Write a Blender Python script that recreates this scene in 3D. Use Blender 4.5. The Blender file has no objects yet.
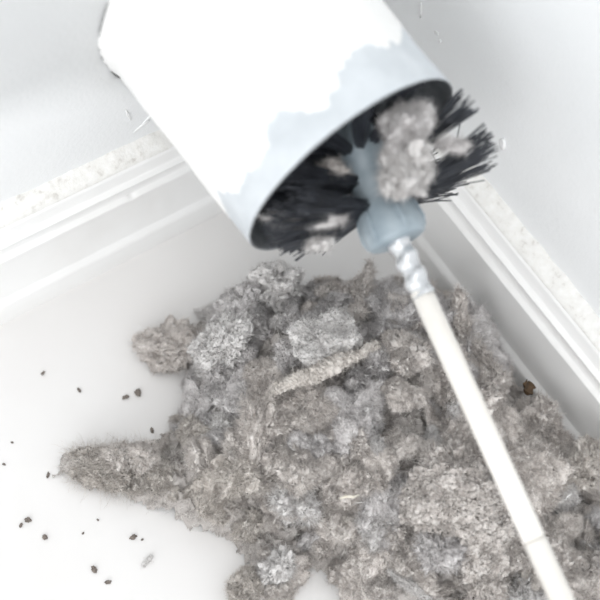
import bpy, bmesh, math
import numpy as np
from mathutils import Vector, Matrix

# ------------------------------------------------------------------ camera
scene = bpy.context.scene
C = scene.collection
RIGHT = Vector((0.8149809, -0.5628820, 0.1377317))
UP = Vector((0.4495064, 0.7640621, 0.4627669))
FWD = Vector((0.3657187, 0.3152349, -0.8757150))
cam_data = bpy.data.cameras.new('camera')
cam = bpy.data.objects.new('camera', cam_data)
C.objects.link(cam)
m = Matrix.Identity(4)
for i in range(3):
    m[i][0], m[i][1], m[i][2] = RIGHT[i], UP[i], -FWD[i]
m.translation = Vector((-0.33218, -0.29600, 0.59496))
cam.matrix_world = m
cam_data.sensor_width = 36.0
cam_data.lens = 36.0 * 1308.5 / 600.0
cam_data.clip_start = 0.01
cam_data.dof.use_dof = True
cam_data.dof.focus_distance = 0.602
cam_data.dof.aperture_fstop = 6.3
scene.camera = cam

# ------------------------------------------------------------------ light
world = bpy.data.worlds.new('world')
scene.world = world
world.use_nodes = True
wb = world.node_tree.nodes['Background']
wb.inputs['Color'].default_value = (0.975, 0.99, 1.0, 1)
wb.inputs['Strength'].default_value = 1.02

def area(name, loc, target, size, power, color):
    l = bpy.data.lights.new(name, 'AREA')
    l.shape = 'SQUARE'; l.size = size; l.energy = power; l.color = color
    o = bpy.data.objects.new(name, l); C.objects.link(o)
    o.location = loc
    o.rotation_euler = (Vector(target) - Vector(loc)).to_track_quat('-Z', 'Y').to_euler()
    return o
area('ceiling_lamp', (-0.75, -0.55, 2.3), (-0.1, -0.1, 0), 0.9, 6.0, (1.0, 0.985, 0.96))
area('wall_fill_light', (-2.2, -1.5, 1.1), (-0.1, -0.1, 0.05), 1.3, 16.0, (1.0, 1.0, 1.0))  # unseen fill lamp, added to brighten the walls and baseboard faces

vs = scene.view_settings
vs.view_transform = 'Standard'
vs.look = 'None'
vs.gamma = 1.0
vs.use_curve_mapping = False
vs.exposure = 0.27

# ------------------------------------------------------------------ noise
_rng = np.random.RandomState(7)
_perm = _rng.permutation(512)
_perm = np.concatenate([_perm, _perm, _perm])
_g = _rng.normal(size=(512, 3)); _g /= np.linalg.norm(_g, axis=1)[:, None]

def noise(P):
    P = np.asarray(P, float)
    i = np.floor(P).astype(int); f = P - i
    u = f * f * f * (f * (f * 6 - 15) + 10)
    out = 0
    for dx in (0, 1):
        for dy in (0, 1):
            for dz in (0, 1):
                h = _perm[(_perm[(_perm[(i[..., 0] + dx) & 511] + i[..., 1] + dy) & 511] + i[..., 2] + dz) & 511]
                g = _g[h]
                v = g[..., 0] * (f[..., 0] - dx) + g[..., 1] * (f[..., 1] - dy) + g[..., 2] * (f[..., 2] - dz)
                w = (u[..., 0] if dx else 1 - u[..., 0]) * (u[..., 1] if dy else 1 - u[..., 1]) * (u[..., 2] if dz else 1 - u[..., 2])
                out = out + w * v
    return out * 1.5

def fbm(P, oct=3):
    a, s, t = 1.0, 1.0, 0
    for k in range(oct):
        t = t + a * noise(np.asarray(P) * s + 17.3 * k); a *= 0.5; s *= 2.03
    return t

# ------------------------------------------------------------------ materials
def mat(name, build):
    mt = bpy.data.materials.new(name); mt.use_nodes = True
    nt = mt.node_tree
    build(nt, nt.nodes['Principled BSDF'])
    return mt

def N(nt, t, **kw):
    n = nt.nodes.new(t)
    for k, v in kw.items():
        if k in n.inputs: n.inputs[k].default_value = v
        else: setattr(n, k, v)
    return n

def tex_noise(nt, scale, detail=3, rough=0.5):
    tc = N(nt, 'ShaderNodeTexCoord'); n = N(nt, 'ShaderNodeTexNoise')
    n.inputs['Scale'].default_value = scale; n.inputs['Detail'].default_value = detail
    n.inputs['Roughness'].default_value = rough
    nt.links.new(tc.outputs['Object'], n.inputs['Vector'])
    return n

def ramp(nt, src, stops):
    r = N(nt, 'ShaderNodeValToRGB')
    e = r.color_ramp.elements
    while len(e) < len(stops): e.new(0.5)
    for el, (p, c) in zip(e, stops): el.position = p; el.color = (*c, 1)
    nt.links.new(src, r.inputs['Fac'])
    return r

def bump(nt, b, src, strength, dist):
    bp = N(nt, 'ShaderNodeBump'); bp.inputs['Strength'].default_value = strength
    bp.inputs['Distance'].default_value = dist
    nt.links.new(src, bp.inputs['Height']); nt.links.new(bp.outputs['Normal'], b.inputs['Normal'])

def simple(name, stops, scale, rough=0.6, bscale=None, bstr=0.2, bdist=0.0005, metal=0.0, detail=3):
    def f(nt, b):
        n = tex_noise(nt, scale, detail)
        r = ramp(nt, n.outputs['Fac'], stops)
        nt.links.new(r.outputs['Color'], b.inputs['Base Color'])
        b.inputs['Roughness'].default_value = rough
        b.inputs['Metallic'].default_value = metal
        if bscale:
            n2 = tex_noise(nt, bscale, 3)
            bump(nt, b, n2.outputs['Fac'], bstr, bdist)
    return mat(name, f)

M = {}
M['floor'] = simple('white_floor', [(0.3, (0.755, 0.740, 0.730)), (0.6, (0.785, 0.775, 0.768))], 9, 0.45, 90, 0.05, 0.0004)
M['wall'] = simple('white_wall_paint', [(0.3, (0.825, 0.84, 0.85)), (0.7, (0.855, 0.865, 0.873))], 14, 0.55, 420, 0.35, 0.0006)
M['board'] = simple('white_gloss_trim', [(0.25, (0.85, 0.845, 0.835)), (0.55, (0.885, 0.885, 0.88))], 25, 0.35, 160, 0.06, 0.0005)
M['caulk'] = simple('old_cream_caulk', [(0.28, (0.62, 0.60, 0.57)), (0.42, (0.79, 0.78, 0.755)), (0.7, (0.85, 0.845, 0.83))], 260, 0.8, 700, 0.35, 0.0008, detail=5)
M['chip'] = simple('loose_white_paint', [(0.3, (0.82, 0.83, 0.84)), (0.7, (0.87, 0.87, 0.87))], 300, 0.5)
M['crack'] = simple('dark_paint_crack', [(0.3, (0.10, 0.10, 0.10)), (0.7, (0.2, 0.2, 0.2))], 300, 0.9)
M['metal'] = simple('dull_galvanised_metal', [(0.3, (0.32, 0.34, 0.36)), (0.7, (0.5, 0.52, 0.54))], 160, 0.45, 600, 0.3, 0.0004, metal=0.6)
M['hub'] = simple('blue_grey_plastic', [(0.3, (0.23, 0.285, 0.325)), (0.7, (0.36, 0.42, 0.46))], 70, 0.4, 250, 0.1, 0.0004)
M['bristle'] = simple('black_nylon', [(0.3, (0.014, 0.016, 0.022)), (0.7, (0.045, 0.05, 0.062))], 120, 0.38)
M['ferrule'] = simple('bright_steel', [(0.3, (0.56, 0.58, 0.60)), (0.7, (0.70, 0.71, 0.72))], 120, 0.25, metal=0.6)
M['rod'] = simple('cream_plastic', [(0.3, (0.80, 0.77, 0.72)), (0.7, (0.86, 0.84, 0.80))], 30, 0.4)
M['leaf'] = simple('dry_brown_leaf', [(0.3, (0.03, 0.018, 0.009)), (0.7, (0.10, 0.06, 0.03))], 300, 0.8)
M['straw'] = simple('pale_straw', [(0.3, (0.6, 0.55, 0.45)), (0.7, (0.85, 0.82, 0.74))], 400, 0.6)
M['crumb'] = simple('grey_brown_crumb', [(0.3, (0.10, 0.085, 0.075)), (0.7, (0.30, 0.26, 0.23))], 500, 0.9)

def pipe_mat(nt, b):
    at = N(nt, 'ShaderNodeVertexColor'); at.layer_name = 'bare'
    n = tex_noise(nt, 60, 4)
    r1 = ramp(nt, n.outputs['Fac'], [(0.3, (0.85, 0.845, 0.83)), (0.6, (0.885, 0.885, 0.88))])
    r2 = ramp(nt, n.outputs['Fac'], [(0.3, (0.53, 0.565, 0.595)), (0.65, (0.63, 0.665, 0.695))])
    mx = N(nt, 'ShaderNodeMix'); mx.data_type = 'RGBA'
    nt.links.new(at.outputs['Color'], mx.inputs[0])
    nt.links.new(r1.outputs['Color'], mx.inputs[6]); nt.links.new(r2.outputs['Color'], mx.inputs[7])
    nt.links.new(mx.outputs[2], b.inputs['Base Color'])
    b.inputs['Roughness'].default_value = 0.5
    n2 = tex_noise(nt, 220, 3); bump(nt, b, n2.outputs['Fac'], 0.25, 0.0006)
M['pipe'] = mat('white_painted_metal', pipe_mat)

def lint_mat(name, dark, mid, light, sss=0.35):
    def f(nt, b):
        n = tex_noise(nt, 150, 5, 0.7)
        n3 = tex_noise(nt, 1100, 3, 0.7)
        oi = N(nt, 'ShaderNodeObjectInfo')
        ad = N(nt, 'ShaderNodeMath', operation='MULTIPLY_ADD')
        ad.inputs[1].default_value = 0.16
        nt.links.new(oi.outputs['Random'], ad.inputs[0]); nt.links.new(n.outputs['Fac'], ad.inputs[2])
        ad2 = N(nt, 'ShaderNodeMath', operation='MULTIPLY_ADD')
        ad2.inputs[1].default_value = 0.75
        nt.links.new(n3.outputs['Fac'], ad2.inputs[0]); nt.links.new(ad.outputs[0], ad2.inputs[2])
        r = ramp(nt, ad2.outputs[0], [(0.62, dark), (0.93, mid), (1.0, light)])
        r.color_ramp.elements[0].position = 0.70
        r.color_ramp.elements[1].position = 0.93
        nt.links.new(r.outputs['Color'], b.inputs['Base Color'])
        b.inputs['Roughness'].default_value = 1.0
        b.inputs['Specular IOR Level'].default_value = 0.05
        b.inputs['Subsurface Weight'].default_value = sss
        b.inputs['Subsurface Radius'].default_value = (1, 1, 1)
        b.inputs['Subsurface Scale'].default_value = 0.0012
        n2 = tex_noise(nt, 1300, 3, 0.7); bump(nt, b, n2.outputs['Fac'], 0.7, 0.0010)
    return mat(name, f)
M['cool'] = lint_mat('cool_grey_lint', (0.455, 0.437, 0.434), (0.650, 0.626, 0.622), (0.815, 0.792, 0.786))
M['warm'] = lint_mat('warm_grey_lint', (0.450, 0.415, 0.392), (0.638, 0.594, 0.564), (0.805, 0.763, 0.730))
M['tan'] = lint_mat('tan_lint', (0.435, 0.398, 0.366), (0.595, 0.553, 0.516), (0.760, 0.718, 0.676))
M['pale'] = lint_mat('pale_grey_lint', (0.520, 0.502, 0.494), (0.690, 0.670, 0.658), (0.830, 0.810, 0.798))
M['body'] = lint_mat('matted_lint_shaded', (0.250, 0.230, 0.218), (0.370, 0.345, 0.328), (0.500, 0.470, 0.450), 0.0)  # lint colour darkened, standing in for the self-shadow that fuzzy clumps get
M['hair'] = lint_mat('loose_lint_hair', (0.432, 0.408, 0.384), (0.636, 0.606, 0.576), (0.860, 0.860, 0.828), 0.0)

# ------------------------------------------------------------------ object helpers
def mesh_np(name, V, F, smooth=True):
    me = bpy.data.meshes.new(name)
    F = np.asarray(F, np.int32); k = F.shape[1]
    me.vertices.add(len(V)); me.vertices.foreach_set('co', np.asarray(V, np.float32).ravel())
    me.loops.add(F.size); me.loops.foreach_set('vertex_index', F.ravel())
    me.polygons.add(len(F)); me.polygons.foreach_set('loop_start', np.arange(0, F.size, k, dtype=np.int32))
    me.polygons.foreach_set('loop_total', np.full(len(F), k, np.int32))
    me.update(calc_edges=True); me.validate()
    if smooth: me.polygons.foreach_set('use_smooth', np.ones(len(F), bool))
    return me

def obj(name, me, material=None, parent=None, loc=None):
    o = bpy.data.objects.new(name, me); C.objects.link(o)
    if material is not None and me is not None and not me.materials: me.materials.append(material)
    if parent is not None: o.parent = parent
    if loc is not None: o.location = loc
    return o

def tag(o, label=None, cat=None, group=None, kind=None):
    if label: o['label'] = label
    if cat: o['category'] = cat
    if group: o['group'] = group
    if kind: o['kind'] = kind
    return o

def grid_faces(nu, nv, wrap_v=False):
    f = []
    i = np.arange(nu - 1)[:, None]; j = np.arange(nv if wrap_v else nv - 1)[None, :]
    a = i * nv + j; b = i * nv + (j + 1) % nv; c = (i + 1) * nv + (j + 1) % nv; d = (i + 1) * nv + j
    return np.stack([a, b, c, d], -1).reshape(-1, 4)

def tube(pts, rad, seg=8, caps=True):
    pts = np.asarray(pts, float); n = len(pts)
    rad = np.broadcast_to(np.asarray(rad, float), (n,))
    t = np.gradient(pts, axis=0); t /= np.linalg.norm(t, axis=1)[:, None] + 1e-12
    ref = np.array([0, 0, 1.0]) if abs(t[0, 2]) < 0.9 else np.array([1.0, 0, 0])
    u = np.cross(t, ref); u /= np.linalg.norm(u, axis=1)[:, None] + 1e-12
    v = np.cross(t, u)
    th = np.linspace(0, 2 * np.pi, seg, endpoint=False)
    V = pts[:, None] + rad[:, None, None] * (np.cos(th)[None, :, None] * u[:, None] + np.sin(th)[None, :, None] * v[:, None])
    V = V.reshape(-1, 3); F = grid_faces(n, seg, True)
    if caps:
        V = np.vstack([V, pts[0], pts[-1]]); k = len(V)
        j = np.arange(seg); j2 = (j + 1) % seg
        c0 = np.stack([j2, j, np.full(seg, k - 2), np.full(seg, k - 2)], 1)
        e = (n - 1) * seg
        c1 = np.stack([e + j, e + j2, np.full(seg, k - 1), np.full(seg, k - 1)], 1)
        return V, F, np.vstack([c0, c1])[:, :3]
    return V, F, np.zeros((0, 3), int)

def tri(F): return np.vstack([F[:, [0, 1, 2]], F[:, [0, 2, 3]]])

def join(parts):
    V, F, o = [], [], 0
    for v, f in parts:
        V.append(v); F.append(np.asarray(f) + o); o += len(v)
    return np.vstack(V), np.vstack(F)

# ------------------------------------------------------------------ the setting
PX, PZ, PL, PR = -0.1021, 0.1651, 0.1002, 0.052       # duct: axis foot on the wall, length, radius
AX = np.array([0.0514, -0.9965, -0.0665]); AX /= np.linalg.norm(AX)

# floor
n = 61
g = np.linspace(-1.5, 0.0, n)
X, Y = np.meshgrid(g, g, indexing='ij')
fl = obj('floor', mesh_np('floor', np.stack([X.ravel(), Y.ravel(), np.zeros(n * n)], 1), grid_faces(n, n)[:, ::-1] * 1), M['floor'])
tag(fl, 'smooth white painted floor in the room corner', kind='structure')

# left wall, with a hole for the duct
def wall_with_hole():
    k = 64; th = np.arange(k) / k * 2 * np.pi
    hr = PR - 0.002
    rings = []
    x0, x1, z0, z1 = -1.5, 0.0, 0.0, 1.4
    for t in (0, 0.12, 0.35, 1.0):
        pts = []
        for a in th:
            c, s = math.cos(a), math.sin(a)
            sx = (x1 - PX) / c if c > 1e-9 else ((x0 - PX) / c if c < -1e-9 else 1e9)
            sz = (z1 - PZ) / s if s > 1e-9 else ((z0 - PZ) / s if s < -1e-9 else 1e9)
            R = min(sx, sz); r = hr + (R - hr) * t
            pts.append((PX + c * r, 0.0, PZ + s * r))
        rings.append(pts)
    # pull the nearest outer points onto the corners
    for (cx, cz) in ((x0, z0), (x1, z0), (x0, z1), (x1, z1)):
        d = [(p[0] - cx) ** 2 + (p[2] - cz) ** 2 for p in rings[-1]]
        rings[-1][int(np.argmin(d))] = (cx, 0.0, cz)
    back = [(p[0], 0.06, p[2]) for p in rings[0]]
    V = np.array(sum([back] + rings, []))
    F = grid_faces(5, k, True)
    return mesh_np('wall_left', V, F, smooth=False)
wl = obj('wall_left', wall_with_hole(), M['wall'])
tag(wl, 'pale white painted wall that the vent pipe comes out of', kind='structure')
V = np.array([(0, 0, 0), (0, -1.5, 0), (0, -1.5, 1.4), (0, 0, 1.4)], float)
wr = obj('wall_right', mesh_np('wall_right', V, [(0, 1, 2, 3)], False), M['wall'])
tag(wr, 'pale white painted wall beside the brush and lint heap', kind='structure')

# baseboards: moulded profile (distance from the wall, height)
PROF = [(.0172, 0), (.0170, .0150), (.0162, .0168), (.0136, .0174), (.0132, .0180), (.0132, .0502), (.0134, .0512), (.0130, .0522),
        (.0112, .0528), (.0106, .0534), (.0104, .0560), (.0106, .0590), (.0118, .0600), (.0122, .0610), (.0118, .0620), (.0100, .0626),
        (.0094, .0634), (.0088, .0690), (.0078, .0722), (.0, .0730)]
def board(side):
    s = np.concatenate([[0], np.arange(0.02, 0.42, 0.0012), np.linspace(0.43, 1.5, 20)])
    rows = []
    for k, (o, z) in enumerate(PROF):
        a = np.maximum(s, o)                       # mitred at the corner
        w = fbm(np.stack([s * 60, np.full_like(s, k * .7), np.full_like(s, 3.1 if side else 9.2)], 1), 2) * 0.00016
        off = np.full_like(s, o) + (w if 0 < o < 1 and k < len(PROF) - 1 else 0)
        zz = np.full_like(s, z) + (w * 0.6 if z > 0 else 0)
        if not side and 7 <= k <= 8:              # chipped nick in the bead
            q = np.exp(-((s - 0.1443) / 0.0016) ** 2)
            off = off - 0.0013 * q; zz = zz - 0.0004 * q
        rows.append(np.stack([-a, -off, zz], 1) if not side else np.stack([-off, -a, zz], 1))
    V = np.stack(rows, 1)                          # s, k, 3
    F = grid_faces(len(s), len(PROF))
    if side: F = F[:, ::-1]
    return mesh_np('baseboard', V.reshape(-1, 3), F, False)
def caulk(side):
    s = np.concatenate([np.arange(0.005, 0.42, 0.0009), np.linspace(0.43, 1.5, 20)])
    prof = [(.0080, .0716), (.0078, .0728), (.0060, .0742), (.0038, .0762), (.0020, .0768), (.0009, .0778), (.0, .0783)]
    rows = []
    for k, (o, z) in enumerate(prof):
        q = np.stack([s * 260, np.full_like(s, k * .8), np.full_like(s, 5.1 + 7 * side)], 1)
        w = fbm(q, 3) * 0.0005 * (1 if 0 < k < 6 else 0.3)
        h = fbm(np.stack([s * 90, np.full_like(s, 2.2 + 3 * side), np.full_like(s, k * .1)], 1), 3) * 0.0011 * (k / 6.0)
        off = np.maximum(o + np.abs(w) if k < 6 else -0.0003 + 0 * w, -0.0003)
        a = np.maximum(s, o)
        rows.append(np.stack([-a, -off, z + h + w * .5], 1) if not side else np.stack([-off, -a, z + h + w * .5], 1))
    V = np.stack(rows, 1); F = grid_faces(len(s), len(prof))
    if side: F = F[:, ::-1]
    return mesh_np('caulk', V.reshape(-1, 3), F)
for side, nm in ((0, 'baseboard_left'), (1, 'baseboard_right')):
    b = obj(nm, board(side), M['board'])
    tag(b, ('white moulded baseboard under the vent pipe' if not side else 'white moulded baseboard along the wall beside the lint heap'), kind='structure')
    c = obj('caulk_line', caulk(side), M['caulk'], b); c['label'] = 'rough cream caulk along the top edge'

# loose paint on the walls
def chip(name, loc, normal, w, h, ang, seed, parent, material, lift=0.0007):
    k = 12; r = np.random.RandomState(seed)
    th = np.arange(k) / k * 2 * np.pi
    rr = 1 + r.uniform(-.25, .25, k)
    a = np.stack([np.cos(th) * w * rr, np.sin(th) * h * rr], 1)
    ca, sa = math.cos(ang), math.sin(ang)
    a = a @ np.array([[ca, sa], [-sa, ca]])
    nv = np.array(normal, float); up = np.array([0, 0, 1.0]); sd = np.cross(up, nv)
    P = lambda q, d: np.array(loc) + q[:, :1] * sd + q[:, 1:] * up + nv * d
    lf = lift * (0.6 + 0.8 * (a[:, :1] / max(w, h) + 1) / 2)
    V = np.vstack([P(a, -0.0002), P(a * .96, lf), P(a * .5, lf * .8), P(a[:1] * 0, lift * .7)])
    F = np.vstack([tri(grid_faces(3, k, True)), np.stack([2 * k + np.arange(k), 2 * k + (np.arange(k) + 1) % k, np.full(k, 3 * k)], 1)])
    return obj(name, mesh_np(name, V, F, False), material, parent)
chip('paint_flake', (0, -.1016, .1090), (-1, 0, 0), .0030, .0020, -.9, 3, wr, M['chip'], .0012)
chip('paint_flake', (0, -.0303, .1278), (-1, 0, 0), .0007, .0042, .3, 4, wr, M['chip'])
chip('paint_flake', (0, -.0437, .1256), (-1, 0, 0), .0016, .0009, .5, 5, wr, M['chip'])
chip('paint_flake', (0, -.0470, .1235), (-1, 0, 0), .0010, .0009, .5, 6, wr, M['chip'])
chip('paint_flake', (-.1404, 0, .1018), (0, -1, 0), .0006, .0045, .25, 7, wl, M['chip'])
chip('paint_flake', (-.1335, 0, .0880), (0, -1, 0), .0045, .0006, .5, 8, wl, M['chip'])
chip('paint_flake', (-.1290, 0, .0925), (0, -1, 0), .0050, .0005, .7, 9, wl, M['chip'])

# ------------------------------------------------------------------ the duct
pu = np.cross(AX, [0, 0, 1.0]); pu /= np.linalg.norm(pu)
pv = np.cross(pu, AX)
FOOT = np.array([PX, 0, PZ])
MOUTH = FOOT + AX * PL
def duct_meshes():
    ns, nt_ = 150, 288
    s = np.concatenate([np.linspace(-0.02, 0.0, 8)[:-1], np.linspace(0.0, PL, ns)])
    th = np.arange(nt_) / nt_ * 2 * np.pi
    S, T = np.meshgrid(s, th, indexing='ij')
    ct, st = np.cos(T), np.sin(T)
    q = np.stack([ct * 2.2, st * 2.2, S * 30], -1)
    edge = PL - (0.0165 + 0.009 * fbm(np.stack([ct * 2.6 + 4, st * 2.6, np.zeros_like(S)], -1), 4) +
                 0.013 * np.exp(-((np.mod(T - math.radians(150) + np.pi, 2 * np.pi) - np.pi) / 0.5) ** 2))
    edge = edge + 0.0015 * fbm(np.stack([ct * 14, st * 14, S * 200], -1), 2)
    bare = np.clip((S - edge) / 0.0012 + 0.5, 0, 1)
    patch = fbm(q * np.array([1.6, 1.6, 1.0]) + 11.0, 3)
    r = PR + 0.0006 * fbm(q, 3) * 1.2 + 0.00025 * np.abs(fbm(q * 6, 3))
    r = r - 0.0005 * bare
    r = r + 0.0014 * np.exp(-np.maximum(S, 0) / 0.0030) * (1 + .5 * fbm(q * 3, 2))     # paint fillet at the wall
    # lumps of old filler along the low side
    for a, s0, amp, wa, ws in ((math.pi * 1.02, .026, .0016, .35, .008), (math.pi * 1.05, .040, .0012, .3, .006), (math.pi * .9, .015, .0015, .4, .008), (0.35, .030, .0022, .4, .007)):
        da = np.mod(T - a + np.pi, 2 * np.pi) - np.pi
        r = r + amp * np.exp(-(da / wa) ** 2 - ((S - s0) / ws) ** 2)
    tip = np.clip((S - (PL - 0.0012)) / 0.0012, 0, 1); r = r - 0.0004 * tip ** 2
    P = FOOT + S[..., None] * AX + r[..., None] * (ct[..., None] * pu + st[..., None] * pv)
    me = mesh_np('painted_barrel', P.reshape(-1, 3), grid_faces(len(s), nt_, True))
    ca = me.color_attributes.new('bare', 'FLOAT_COLOR', 'POINT')
    blot = np.clip((patch - 0.75) * 3, 0, 0.5) * (S > 0.03)
    col = np.clip(bare.ravel() + blot.ravel(), 0, 1)
    ca.data.foreach_set('color', np.stack([col, col, col, np.ones_like(col)], 1).astype(np.float32).ravel())
    # inner metal sleeve with a thin lip
    prof = [(PL, PR - .0005), (PL + .0004, PR - .0009), (PL, PR - .0013), (PL - .004, PR - .0014)] + [(x, PR - .0014 - .0003 * math.sin(x * 900)) for x in np.linspace(PL - .006, -.06, 50)]
    th = np.arange(128) / 128 * 2 * np.pi
    V = np.array([FOOT + AX * a + rr * (math.cos(t) * pu + math.sin(t) * pv) for a, rr in prof for t in th])
    me2 = mesh_np('inner_sleeve', V, grid_faces(len(prof), 128, True))
    return me, me2
duct = obj('vent_pipe', None, loc=(PX, 0, PZ))
tag(duct, 'stubby white painted vent pipe jutting from the wall with worn rim', 'pipe')
a, b2 = duct_meshes()
for nm, me, mt in (('painted_barrel', a, 'pipe'), ('inner_sleeve', b2, 'metal')):
    me.transform(Matrix.Translation((-PX, 0, -PZ)))
    o = obj(nm, me, M[mt], duct)
    if nm == 'inner_sleeve': o['label'] = 'bare grey metal inside of the pipe'
# split paint where the pipe meets the wall
def crack_strip(a0, a1, rad, w, seed):
    k = 26; th = np.linspace(a0, a1, k)
    rr = rad + 0.0006 * fbm(np.stack([th * 9, th * 0 + seed, th * 0], 1), 3)
    ww = w * np.sin(np.linspace(0.06, np.pi - 0.06, k)) ** .6 * (0.7 + .6 * np.abs(noise(np.stack([th * 17, th * 0 + seed, th * 0], 1))))
    pts = np.stack([PX + rr * np.cos(th), np.full(k, -0.0004), PZ + rr * np.sin(th)], 1) - np.array([PX, 0, PZ])
    V, F, cp = tube(pts, ww, 6)
    return mesh_np('paint_crack', V, np.vstack([tri(F), cp]))
obj('paint_crack', crack_strip(2.62, 3.55, PR + .0016, .00020, 1), M['crack'], duct)
obj('paint_crack', crack_strip(3.62, 3.82, PR + .0016, .0006, 2), M['crack'], duct)

# ------------------------------------------------------------------ the brush
A = np.array([-.0951, -.1327, .1475]); B = np.array([-.1193, -.2823, .1178])
DR = (A - B) / np.linalg.norm(A - B)                       # rod direction, towards the pipe
bu = np.cross(DR, [0, 0, 1.0]); bu /= np.linalg.norm(bu)
bv = np.cross(bu, DR)                                      # roughly up
def lathe(prof, seg=40, origin=A):
    th = np.arange(seg) / seg * 2 * np.pi
    V = np.array([origin + DR * s + r * (math.cos(t) * bu + math.sin(t) * bv) for s, r in prof for t in th])
    return V, grid_faces(len(prof), seg, True)
brush = obj('vent_brush', None, loc=tuple(A))
tag(brush, 'black bristled vent brush on a cream rod poking into the pipe', 'brush')
def bpart(name, V, F, mt, parent=None, smooth=True):
    me = mesh_np(name, np.asarray(V) - A, F, smooth)
    return obj(name, me, M[mt], parent or brush)
# hub: flared collar, waist and rounded nose
prof = [(-.001, .0005), (-.001, .0100), (-.0004, .0118), (.001, .0126), (.005, .0130), (.010, .0124), (.016, .0108), (.020, .0094), (.030, .0090), (.036, .0104), (.040, .0112), (.046, .0108), (.052, .0094), (.060, .0078), (.065, .005), (.067, .0005)]
pp = []
for (s0, r0), (s1, r1) in zip(prof[:-1], prof[1:]):
    for k in range(3): pp.append((s0 + (s1 - s0) * k / 3, r0 + (r1 - r0) * k / 3))
pp.append(prof[-1])
hub_o = bpart('hub', *lathe(pp, 48), 'hub')
# ridge lines on the hub collar
for t in np.arange(6) / 6 * 2 * np.pi + .5:
    rad = math.cos(t) * bu + math.sin(t) * bv
    pts = [A + DR * s + rad * r for s, r in ((.001, .0125), (.005, .0132), (.011, .0124), (.017, .0106))]
    V, F, cp = tube(pts, [.0006, .0011, .0011, .0006], 8)
    bpart('hub_rib', V, np.vstack([tri(F), cp]), 'hub', hub_o)
# ferrule: steel sleeve with a coarse thread
ns, nt_ = 90, 48
s = np.linspace(.0015, -.0255, ns); th = np.arange(nt_) / nt_ * 2 * np.pi
S, T = np.meshgrid(s, th, indexing='ij')
rr = .0048 + .0005 * np.sin(T + S / .0085 * 2 * np.pi) + .0002 * np.sin(2 * T - S / .0085 * 2 * np.pi)
V = (A + S[..., None] * DR + rr[..., None] * (np.cos(T)[..., None] * bu + np.sin(T)[..., None] * bv)).reshape(-1, 3)
bpart('ferrule', V, grid_faces(ns, nt_, True), 'ferrule')
# rod in two lengths, butted together
Lr = np.linalg.norm(A - B)
J = Lr * 0.84
RR = .0046
def rodseg(s0, s1, r0=RR):
    e = .0006 if s0 < s1 else -.0006
    pr = [(-s0, .0002), (-s0, r0 - .0006), (-s0 - e, r0), (-(s0 + s1) / 2, r0), (-s1 + e, r0), (-s1, r0 - .0006), (-s1, .0002)]
    return lathe(pr, 32)
bpart('rod', *rodseg(.0225, J), 'rod')
bpart('rod', *rodseg(J + .0003, J + .62), 'rod')

def tuft(s0, phi, length, seed, nb=46, sweep=0.28, spread=0.075):
    r = np.random.RandomState(seed)
    rad = math.cos(phi) * bu + math.sin(phi) * bv
    tan = -math.sin(phi) * bu + math.cos(phi) * bv
    base = A + DR * s0 + rad * .0085
    parts = []
    tt = np.linspace(0, 1, 7)
    for k in range(nb):
        a, q = r.uniform(0, 2 * np.pi), math.sqrt(r.uniform(0, 1))
        c, s_ = q * math.cos(a), q * math.sin(a)
        d = rad + DR * (sweep + spread * s_ + r.normal(0, .025)) + tan * (spread * c + r.normal(0, .025))
        d /= np.linalg.norm(d)
        L = length * r.uniform(.93, 1.03)
        st = base + (DR * s_ + tan * c) * .0024
        bend = (DR * r.normal(.03, .05) + tan * r.normal(0, .05)) * L
        if r.uniform() < 0.03: bend = bend + (DR * r.normal(0, .25) + tan * r.normal(0, .25)) * L
        P = st + d * (L * tt[:, None]) + bend * (tt[:, None] ** 2.4)
        # bristles inside the pipe are pressed against its metal
        w = P - MOUTH; ax = w @ AX; rv = w - ax[:, None] * AX; rl = np.linalg.norm(rv, axis=1)
        lim = np.where(ax < 0.002, PR - .0028 - r.uniform(0, .0022), 9)
        over = np.maximum(rl - lim, 0)
        P = P - rv / (rl[:, None] + 1e-9) * over[:, None] + AX * (over[:, None] * .8 * (ax[:, None] > -.015)) - AX * (over[:, None] * .6 * (ax[:, None] <= -.015))
        V, F, cp = tube(P, np.linspace(.00036, .00026, 7), 5)
        parts.append((V, np.vstack([tri(F), cp])))
    return join(parts)
sd = 100
RINGS = [(.0165, .10, [(.03, 1), (.50, 1), (2.62, .95), (2.92, 1), (3.20, .96), (3.45, .86), (3.72, .86), (3.95, .84), (4.18, .80), (5.25, .9), (5.80, 1)]),
         (.028, .20, [(.62, 1), (2.70, .9), (3.05, 1), (3.45, 1), (5.0, 1), (5.7, 1)]),
         (.040, .28, [(1.15, 1), (1.75, 1), (2.3, 1), (2.85, 1), (3.4, 1), (4.1, 1), (4.8, 1), (5.5, 1)]),
         (.052, .38, [(1.4, 1), (2.1, 1), (3.0, 1), (3.8, 1), (4.6, 1), (5.4, 1)])]
for s0, sw, phis in RINGS:
    for phi, ll in phis:
        sd += 1
        V, F = tuft(s0, phi, .043 * ll, sd, sweep=sw)
        bpart('bristle_tuft', V, F, 'bristle')

# ------------------------------------------------------------------ lint
def icosphere(sub):
    bm = bmesh.new(); bmesh.ops.create_icosphere(bm, subdivisions=sub, radius=1.0)
    V = np.array([v.co[:] for v in bm.verts]); F = np.array([[v.index for v in f.verts] for f in bm.faces]); bm.free()
    return V, F
ICO = {k: icosphere(k) for k in (4, 5, 6)}

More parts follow.
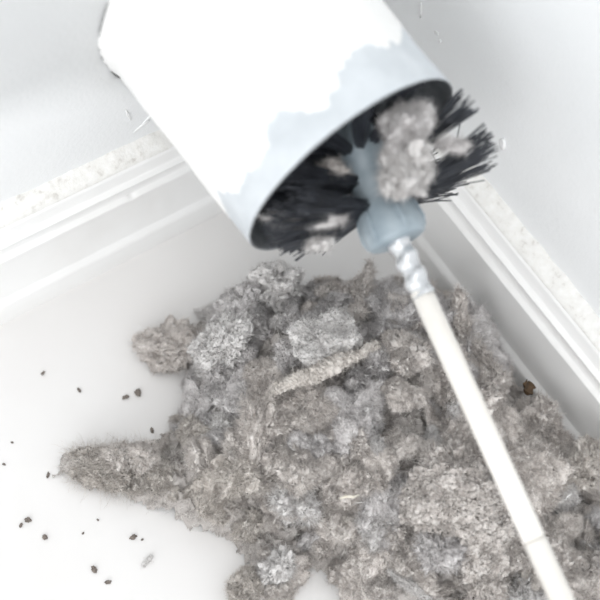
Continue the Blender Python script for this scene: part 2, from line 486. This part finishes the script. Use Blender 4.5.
def clump_geo(seed, dims, sub=5, rough=1.0, bend=0.0):
    """Woolly lump: an ellipsoid pushed about by soft lobes, puffs and fine fluff (metres)."""
    U, F = ICO[sub]
    o = np.array([seed * 3.71, seed * 1.93, seed * 7.1])
    d = np.asarray(dims, float)
    V = U * d * (1 + .45 * noise(U * 1.1 + o) + .22 * noise(U * 2.3 + o))[:, None]
    V[:, 2] += bend * (V[:, 0] ** 2) / d[0] + .3 * d[2] * noise(U * 1.7 + o + 5)
    nrm = U / d; nrm /= np.linalg.norm(nrm, axis=1)[:, None]
    w = V + .0012 * np.stack([noise(V * 300 + o), noise(V * 300 + o + 9), noise(V * 300 + o + 21)], 1)
    puff = np.abs(noise(w * 150 + o)) * .0034 + np.abs(noise(w * 310 + o)) * .0026 + np.abs(noise(w * 560 + o + 3)) * .0014
    lim = min(1.0, min(d) / .006)
    V = V + nrm * ((puff * (.4 + .6 * lim) - .0026 * lim) * rough)[:, None]
    # fluff: fine displacement in every direction so the surface reads as fibre, not stone
    f3 = np.stack([noise(V * 900 + o + k * 13) for k in range(3)], 1) * .0014 + np.stack([noise(V * 1700 + o + k * 7) for k in range(3)], 1) * .0008
    V = V + f3 * (.35 + .65 * lim) * min(1.0, rough + .3) * min(1.0, min(d) / .002)
    return V, F, nrm

def fibres(seed, V, nrm, count, lmin, lmax, width=.00007, out=0.5, curl=.6, seg=4):
    r = np.random.RandomState(seed)
    i = r.randint(0, len(V), count)
    P = V[i] - nrm[i] * .0004
    d = nrm[i] * r.uniform(0, out * 2, count)[:, None] + r.normal(0, 1, (count, 3)) * .8
    d /= np.linalg.norm(d, axis=1)[:, None]
    L = r.uniform(lmin, lmax, count)
    k = np.cross(d, r.normal(size=(count, 3))); k /= np.linalg.norm(k, axis=1)[:, None] + 1e-9
    t = np.linspace(0, 1, seg + 1)
    c = r.uniform(-curl, curl, count) * 2
    pts = P[:, None] + L[:, None, None] * (d[:, None] * np.sin(t * 1.2)[None, :, None] + k[:, None] * (c[:, None] * t[None] ** 2)[..., None] * .6)
    side = np.cross(d, r.normal(size=(count, 3))); side /= np.linalg.norm(side, axis=1)[:, None] + 1e-9
    w = width * (1 - .6 * t)[None, :, None] * r.uniform(.7, 1.3, count)[:, None, None]
    a = pts + side[:, None] * w; b = pts - side[:, None] * w
    VV = np.stack([a, b], 2).reshape(-1, 3)
    base = (np.arange(count) * (seg + 1) * 2)[:, None]
    j = (np.arange(seg) * 2)[None]
    F = np.stack([base + j, base + j + 1, base + j + 3, base + j + 2], -1).reshape(-1, 4)
    return VV, F

# heap footprint on the floor and its height
OUT = np.array([(-.2385, -.1000), (-.2300, -.0920), (-.2080, -.1010), (-.1880, -.1110), (-.1680, -.1040), (-.1600, -.0930), (-.1520, -.0790),
                (-.1400, -.0700), (-.1290, -.0640), (-.1130, -.0690), (-.0960, -.0690), (-.0800, -.0800), (-.0640, -.0900), (-.0440, -.0990), (-.0280, -.1110),
                (-.0200, -.1250), (-.0190, -.1450), (-.0200, -.1640), (-.0210, -.1850), (-.0200, -.2050), (-.0190, -.2200), (-.0190, -.2320), (-.0260, -.2520), (-.0250, -.2650),
                (-.0300, -.2900), (-.0700, -.3200), (-.1150, -.3050), (-.1450, -.2550), (-.1540, -.2270), (-.1590, -.2030), (-.1700, -.2070), (-.1780, -.2080), (-.1900, -.2080),
                (-.1960, -.1950), (-.1900, -.1860), (-.1850, -.1860), (-.1840, -.1720), (-.1980, -.1535), (-.2140, -.1300), (-.2260, -.1150)])
def inside(P):
    x, y = P[:, 0], P[:, 1]; res = np.zeros(len(P), bool)
    for a, b in zip(OUT, np.roll(OUT, -1, 0)):
        c = (a[1] > y) != (b[1] > y)
        res ^= c & (x < (b[0] - a[0]) * (y - a[1]) / (b[1] - a[1] + 1e-12) + a[0])
    return res
def edge_dist(P, lean=False):
    D = np.full(len(P), 9.0)
    y = P[:, 1]
    bonus = .008 * (y > -.208) + .010 * np.exp(-((y + .142) / .014) ** 2) + .010 / (1 + np.exp(np.clip((y + .208) / .004, -50, 50))) if lean else 0.0 * y
    for a, b in zip(OUT, np.roll(OUT, -1, 0)):
        ab = b - a; t = np.clip(((P - a) @ ab) / (ab @ ab), 0, 1)
        wall = a[0] > -.0305 and b[0] > -.0305 and a[1] < -.112
        D = np.minimum(D, np.linalg.norm(P - a - t[:, None] * ab, axis=1) + (bonus if wall else 0))   # lint banked against the board
    return np.where(inside(P), D, -D)
def heap(P):
    P = np.atleast_2d(P)[:, :2]
    d = np.maximum(edge_dist(P, True), 0)
    h = .060 * (1 - np.exp(-d / .026)) 
    k = .75 + .35 * np.exp(-(((P[:, 0] + .095) / .06) ** 2 + ((P[:, 1] + .13) / .06) ** 2))
    return h * k * (1 + .25 * noise(np.stack([P[:, 0] * 45, P[:, 1] * 45, P[:, 0] * 0 + 2], 1)))

def heap_mesh():
    st = .0009
    xs = np.arange(-.242, -.016, st); ys = np.arange(-.325, -.04, st)
    X, Y = np.meshgrid(xs, ys, indexing='ij')
    P = np.stack([X.ravel(), Y.ravel()], 1)
    d = edge_dist(P) + .004 * noise(np.column_stack([P * 160, np.zeros(len(P))]))
    h = heap(P)
    Q = np.column_stack([P, h])
    w = Q + .002 * np.stack([noise(Q * 200), noise(Q * 200 + 7), noise(Q * 200 + 13)], 1)
    h2 = h * .86 + np.minimum(1, np.maximum(d, 0) / .01) * (np.abs(noise(w * 90)) * .010 + np.abs(noise(w * 190)) * .006 + noise(w * 420) * .002 + np.abs(noise(w * 800)) * .0012 - .004)
    h2 = h2 + (noise(w * 900 + 4) * .0012 + noise(w * 420 + 8) * .0015) * np.minimum(1, np.maximum(d, 0) / .006)
    h2 = np.maximum(h2, .0004)
    jit = np.stack([noise(Q * 330 + 3), noise(Q * 330 + 31)], 1) * .0016
    V = np.column_stack([P + jit, h2])
    F = grid_faces(len(xs), len(ys))[:, ::-1]
    keep = (d[F] > 0).all(1)
    F = F[keep]
    used = np.unique(F); mp = np.full(len(V), -1); mp[used] = np.arange(len(used))
    return V[used], mp[F]
HV, HF = heap_mesh()
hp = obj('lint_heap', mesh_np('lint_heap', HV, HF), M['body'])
tag(hp, 'matted grey dryer lint forming the body of the heap', 'lint', kind='stuff')
up = np.tile([0, 0, 1.0], (len(HV), 1))
fv, ff = fibres(5, HV, up, 30000, .0012, .0045, .00008, .6, seg=3)
fv[:, 2] = np.maximum(fv[:, 2], .0003); fv[:, 0] = np.minimum(fv[:, 0], -.0178)
f_ = obj('loose_fibres', mesh_np('loose_fibres', fv, ff), M['hair'], hp); f_['kind'] = 'stuff'

def clump_pair(name, seed, dims, sub=5, rough=1.0, bend=0.0, nf=6500, fl=(.0010, .0042), fw=.00009, out=.6):
    V, F, nrm = clump_geo(seed, dims, sub, rough, bend)
    fV, fF = fibres(seed + 50, V, nrm, nf, fl[0], fl[1], fw, out, seg=3)
    return V, mesh_np(name, V, F), mesh_np('fuzz', fV, fF)

def set_mat(o, mt):
    if not o.data.materials: o.data.materials.append(mt)
    o.material_slots[0].link = 'OBJECT'
    o.material_slots[0].material = mt

def put(name, V, me, mf, loc, rot, scale=1.0, label=None, group=None, mt=None, settle=True, cat='lint'):
    R = rot.to_matrix() if hasattr(rot, 'to_matrix') else rot
    R = np.array(R); W = (V * scale) @ R.T
    loc = np.array(loc, float)
    if settle:
        loc[2] = max(loc[2], .0003 - W[:, 2].min())
        loc[0] = min(loc[0], -.0178 - W[:, 0].max())
    o = bpy.data.objects.new(name, me); C.objects.link(o)
    o.matrix_world = Matrix.Translation(loc) @ Matrix(R.tolist()).to_4x4() @ Matrix.Scale(scale, 4)
    set_mat(o, mt)
    f = bpy.data.objects.new('fuzz', mf); C.objects.link(f); f.parent = o; f['kind'] = 'stuff'
    set_mat(f, mt)
    return tag(o, label, cat, group)

from mathutils import Euler
KINDS = {'tuft': ('lint_tuft', 'woolly tuft'), 'flake': ('lint_flake', 'felted flake'), 'wisp': ('lint_wisp', 'twisted wisp')}
LIB = {}
for i in range(7): LIB[('tuft', i)] = clump_pair('lint_tuft', 11 + i, (.0085 + .001 * (i % 3), .0075, .0065))
for i in range(5): LIB[('flake', i)] = clump_pair('lint_flake', 31 + i, (.0120, .0090 + .0008 * i, .0030), bend=.25 * (i % 3), rough=.9)
for i in range(3): LIB[('wisp', i)] = clump_pair('lint_wisp', 51 + i, (.0155, .0042, .0038), bend=.3 * (i - 1), rough=.8)
TONE = {'cool': 'bluish grey', 'warm': 'warm grey', 'pale': 'pale grey', 'tan': 'tan'}
def zone(x, y, d):
    if x > -.042: return 'against the baseboard'
    if x < -.180: return 'at the root of the dust tongue'
    if (x + .1115) ** 2 + (y + .130) ** 2 < .027 ** 2: return 'beside the folded cap'
    rod = abs((x + .107) * .988 - (y + .207) * .16)
    if y < -.15 and rod < .020: return 'under the cream rod'
    if y > -.103 and x < -.118: return 'around the tall pale lint mass'
    if y > -.118: return 'right below the brush'
    if d < .014: return 'on the heap rim by the bare floor'
    if x > -.085: return 'between the rod and the baseboard'
    return 'between the folded cap and the bare floor'

rng = np.random.RandomState(44)
# dart-throw the clump spots over the visible part of the heap
spots = []
tries = 0
while len(spots) < 298 and tries < 60000:
    tries += 1
    P = np.array([rng.uniform(-.24, -.02), rng.uniform(-.30, -.05)])
    # skip what lies wholly below the picture
    if P @ np.array([.53, .85]) < -.2735: continue        # filled in below
    d = edge_dist(P[None])[0]
    if d < .0035: continue
    if P[0] < -.187 and rng.uniform() < .75: continue
    if (P[0] + .117) ** 2 + (P[1] + .136) ** 2 < .015 ** 2 or (P[0] + .134) ** 2 + (P[1] + .136) ** 2 < .010 ** 2 or (P[0] + .100) ** 2 + (P[1] + .142) ** 2 < .008 ** 2: continue   # the folded cap lies here
    if (P[0] + .036) ** 2 + (P[1] + .193) ** 2 < .009 ** 2: continue
    md = .0060 if tries < 30000 else .0052
    if spots and min((q[0] - P[0]) ** 2 + (q[1] - P[1]) ** 2 for q in spots) < md ** 2: continue
    spots.append((P[0], P[1], d))
far = 0
while far < 60:                                     # the near flank of the heap, more loosely covered
    P = np.array([rng.uniform(-.16, -.03), rng.uniform(-.32, -.22)])
    far += 1
    d = edge_dist(P[None])[0]
    if P @ np.array([.53, .85]) >= -.2735 or d < .003: continue
    if min((q[0] - P[0]) ** 2 + (q[1] - P[1]) ** 2 for q in spots) < .009 ** 2: continue
    spots.append((P[0], P[1], d))
for (x, y, d) in spots:
    h = heap(np.array([[x, y]]))[0]
    kind = rng.choice(['tuft', 'flake', 'wisp'], p=[.56, .32, .12])
    coolness = np.clip(.42 + (y + .155) * 7 - (x + .11) * 1.0, .08, .8)
    q_ = rng.uniform()
    tone = 'cool' if q_ < coolness * .85 else 'pale' if q_ < coolness * .85 + .11 else 'tan' if q_ > .98 else 'warm'
    if x < -.172: tone = rng.choice(['warm', 'tan'])
    i = rng.randint({'tuft': 7, 'flake': 5, 'wisp': 3}[kind])
    V, me, mf = LIB[(kind, i)]
    sc = np.clip(rng.lognormal(-.30, .38), .4, 1.4)
    if x * .53 + y * .85 < -.2735: sc = 1.3
    sc = min(sc, .35 + d / .014)
    tilt = .75 if kind != 'tuft' else 3.0
    # lean with the slope of the heap
    e = .004
    hx = (heap(np.array([[x + e, y]]))[0] - heap(np.array([[x - e, y]]))[0]) / (2 * e)
    hy = (heap(np.array([[x, y + e]]))[0] - heap(np.array([[x, y - e]]))[0]) / (2 * e)
    nv = Vector((-hx * .7, -hy * .7, 1)).normalized()
    q = nv.to_track_quat('Z', 'Y').to_matrix() @ Euler((rng.normal(0, .3) * tilt, rng.normal(0, .3) * tilt, rng.uniform(0, 6.28))).to_matrix()
    nm, word = KINDS[kind]
    size = 'small ' if sc < .75 else 'big ' if sc > 1.15 else ''
    zn = zone(x, y, d)
    lab = '%s%s %s of lint %s' % (size, TONE[tone], word, zn)
    put(nm, V, me, mf, (x, y, h + .0015 + rng.uniform(-.004, .004)), q, sc, lab, '%s%s %ss %s' % (size, TONE[tone], word, zn), M[tone])

# --- lint pieces one can single out
def single(name, label, seed, dims, loc, rot, mt, sub=6, settle=True, **kw):
    V, me, mf = clump_pair(name, seed, dims, sub=sub, **kw)
    return put(name, V, me, mf, loc, rot if isinstance(rot, Matrix) else Euler(rot), 1.0, label, None, M[mt], settle)
fold = single('lint_fold', 'pale folded cap of lint with a rolled tan edge on top of the heap', 301, (.0165, .0135, .0080), (-.1140, -.1295, .0680), (-.15, -.15, -.55), 'pale', rough=.45, bend=.15, nf=4000)
t = np.linspace(0, 1, 150)
P0, P1, P2 = np.array([-.1460, -.1355, .0610]), np.array([-.1240, -.1455, .0790]), np.array([-.0950, -.1440, .0710])
pts = (1 - t)[:, None] ** 2 * P0 + 2 * (t * (1 - t))[:, None] * P1 + t[:, None] ** 2 * P2
pts = pts + .0018 * np.stack([noise(pts * 90 + k * 5) for k in range(3)], 1)
rad = (.0008 + .0028 * np.sin(np.pi * t ** .7) ** .8) * (1 + .35 * noise(pts * 200))
V, F, cp = tube(pts, rad, 36)
nr = V[:-2] - np.repeat(pts, 36, 0); nr /= np.linalg.norm(nr, axis=1)[:, None] + 1e-9; nr = np.vstack([nr, [[0, 0, 1], [0, 0, 1]]])
V = V + nr * (np.abs(noise(V * 330)) * .0022 + np.abs(noise(V * 600)) * .0012 - .0008)[:, None] + np.stack([noise(V * 950 + k * 5) for k in range(3)], 1) * .0010
fV, fF = fibres(77, V, nr, 2600, .001, .004, .00008, .6, seg=3)
fF3 = tri(fF)
inv = np.array(fold.matrix_world.inverted())
Vj, Fj = join([(V, np.vstack([tri(F), cp])), (fV, fF3)])
Vl = Vj @ inv[:3, :3].T + inv[:3, 3]
ro = obj('rolled_edge', mesh_np('rolled_edge', Vl, Fj), M['tan'], fold); ro['label'] = 'tan rolled lower edge'

single('lint_tuft', 'dim lone tuft of lint at the foot of the tall pale mass, towards the baseboard', 302, (.0185, .0110, .0080), (-.1570, -.0750, .010), (0, 0, -.5), 'warm', sub=5)
single('lint_mass', 'tall pale woolly mass of lint leaning over the edge of the heap', 303, (.0170, .0125, .0200), (-.1400, -.0940, .0300), (.2, .1, .4), 'pale', nf=7000)
single('lint_mass', 'bluish crumbled lump of lint on the crest behind the tall pale mass', 313, (.0130, .0110, .0130), (-.1270, -.0840, .0330), (.5, .1, 1.4), 'cool', nf=4000, sub=5)
single('lint_mass', 'upright ragged lump of lint right under the hanging bristles', 304, (.0140, .0110, .0120), (-.1060, -.0840, .0380), (.2, .1, -.4), 'pale', nf=4000, sub=5)
single('lint_sheet', 'broad felted sheet of lint lying across the heap under the cream rod', 305, (.0220, .0150, .0050), (-.1070, -.2180, .0580), (.25, -.2, -.5), 'warm', rough=1.0, bend=.2, nf=7000)
single('lint_sheet', 'torn felted sheet of lint sagging below the broad sheet under the rod', 306, (.0210, .0130, .0045), (-.0960, -.2430, .0480), (.5, -.2, .3), 'warm', rough=1.0, bend=-.2, nf=6000)
single('lint_tuft', 'tan tuft of lint lodged over the baseboard foot at the end of the heap', 307, (.0130, .0085, .0080), (-.0350, -.2370, .0440), (0, .2, .3), 'tan', sub=5)
single('lint_mass', 'rounded dim hump of lint pressed to the baseboard near the pipe', 314, (.0120, .0150, .0170), (-.0310, -.1450, .0270), (0, .1, .3), 'cool', sub=5)
single('lint_tuft', 'loose tan tuft of lint next to the bare patch of floor', 308, (.0100, .0075, .0070), (-.1930, -.1940, .006), (0, .2, .6), 'tan', sub=5)
single('lint_mass', 'pale upright finger of lint beside the bare patch of floor', 315, (.0075, .0065, .0150), (-.1790, -.1960, .0120), (.2, .1, .4), 'pale', nf=3500, sub=5)
# hairy tongue of dust reaching out over the floor
V, F, nrm = clump_geo(309, (.0330, .0125, .0065), 6, 1.0, 0)
fV, fF = fibres(359, V, nrm, 9000, .002, .010, .00007, .5, seg=4)
tongue = put('dust_tongue', V, mesh_np('dust_tongue', V, F), mesh_np('fuzz', fV, fF), (-.2050, -.1200, .003), Euler((0, 0, -.62)), 1.0,
             'hairy brownish tongue of dust spreading thinly over the white floor', None, M['tan'])
# lint caught in the brush
bx = (RIGHT * .41 + UP * .91).normalized(); bz = -FWD; by = bz.cross(bx)
BR = Matrix((bx, by, bz)).transposed()
bx2 = (RIGHT * .99 - UP * .02).normalized(); by2 = bz.cross(bx2)
BR2 = Matrix((bx2, by2, bz)).transposed()
single('brush_lint', 'pale fluffy lint clump stuck between the brush bristles on the hub', 310, (.0115, .0100, .0080), (-.0888, -.1190, .1770), BR, 'pale', sub=5, settle=False)
single('brush_lint', 'ragged lint clump hanging on the brush bristles just under the pipe rim', 319, (.0120, .0085, .0070), (-.0815, -.1075, .1840), BR, 'cool', sub=5, settle=False)
single('brush_lint', 'thin lint strand lying across the brush bristles inside the pipe rim', 311, (.0150, .0022, .0018), (-.1262, -.1095, .1560), BR2, 'cool', sub=5, settle=False, nf=2500)
single('brush_lint', 'round lint ball on the lowest bristles nearest the pipe rim', 312, (.0028, .0022, .0020), (-.1252, -.1158, .1450), BR, 'pale', sub=4, settle=False, nf=600)
single('brush_lint', 'small lint ball on the lowest bristles nearest the hub', 316, (.0022, .0020, .0018), (-.1212, -.1190, .1455), BR, 'pale', sub=4, settle=False, nf=400)
single('brush_lint', 'grey lint shred wedged between bristles deep in the pipe mouth', 317, (.0050, .0030, .0028), (-.1066, -.0989, .1640), BR2, 'warm', sub=4, settle=False, nf=700)
single('brush_lint', 'thin lint veil draped on the outermost bristles beside the wall', 318, (.0060, .0020, .0012), (-.0665, -.1200, .1785), BR2, 'cool', sub=4, settle=False, nf=1200)

# ------------------------------------------------------------------ crumbs on the floor and odds and ends
def crumb(x, y, l, w, ang, seed):
    U, F = ICO[4]
    F = F; r = np.random.RandomState(seed)
    V = U * np.array([l, w, min(l, w) * .6]) * (1 + .6 * noise(U * 1.6 + seed * 3.3) + .3 * noise(U * 4 + seed))[:, None]
    V[:, 2] -= V[:, 2].min() - .00005
    me = mesh_np('dust_crumb', V, F)
    o = obj('dust_crumb', me, M['crumb'], loc=(x, y, 0)); o.rotation_euler[2] = ang
    return o
CR = [(-.2166, -.0508, .0012, .0006), (-.2063, -.0676, .0014, .0006), (-.1888, -.0826, .0016, .0009), (-.1827, -.0838, .0019, .0013), (-.2591, -.1122, .0014, .0011), (-.2630, -.1126, .0010, .0007),
      (-.2566, -.1234, .0012, .0010), (-.2225, -.1448, .0015, .0010), (-.2454, -.1483, .0018, .0010), (-.2431, -.1569, .0014, .0008), (-.2406, -.0979, .0014, .0006), (-.2552, -.0824, .0008, .0005),
      (-.2410, -.1309, .0006, .0004), (-.2320, -.1290, .0006, .0004), (-.2195, -.1480, .0006, .0004), (-.1871, -.1039, .0014, .0008), (-.2467, -.0747, .0006, .0004)]
for i, (x, y, l, w) in enumerate(CR):
    tag(crumb(x, y, l, w, i * 1.3 + .4, i + 1), 'tiny dark crumb of dust lying loose on the white floor', 'crumb', 'loose dust crumbs on the floor')
single('lint_scrap', 'thin pale scrap of lint lying flat on the white floor', 320, (.0032, .0007, .0003), (-.2230, -.1580, .0006), (0, 0, .3), 'pale', sub=4, rough=.15, nf=160, fl=(.001, .003))

def leaf():
    n_ = 9; parts = []
    xs = np.linspace(-1, 1, n_)
    V = []
    for a in xs:
        w = .0030 * (1 - abs(a) ** 2.2) + .0003
        for b in (-1, -.33, .33, 1):
            V.append((a * .0045, b * w * (1 + .3 * math.sin(a * 9 + b)), .0016 * b * b + .0012 * math.sin(a * 3)))
    V = np.array(V); F = grid_faces(n_, 4)
    V2 = V - np.array([0, 0, .00035])
    return join([(V, tri(F)), (V2, tri(F)[:, ::-1])])
V, F = leaf()
o = obj('leaf_fragment', mesh_np('leaf_fragment', V, F), M['leaf'], loc=(-.0338, -.1922, .0420)); o.rotation_euler = (.5, .4, .9)
tag(o, 'dark brown curled scrap of leaf on the lint by the baseboard', 'leaf')
V, F, cp = tube([(-.0045, 0, 0), (-.0015, .0006, .0008), (.0015, .0002, .0006), (.0045, .0014, 0)], [.0004, .0007, .0006, .0003], 6)
o = obj('straw_bit', mesh_np('straw_bit', V, np.vstack([tri(F), cp])), M['straw'], loc=(-.1460, -.1950, .0620)); o.rotation_euler = (0, 0, -.5)
tag(o, 'short pale straw bit lying on the grey lint', 'straw')
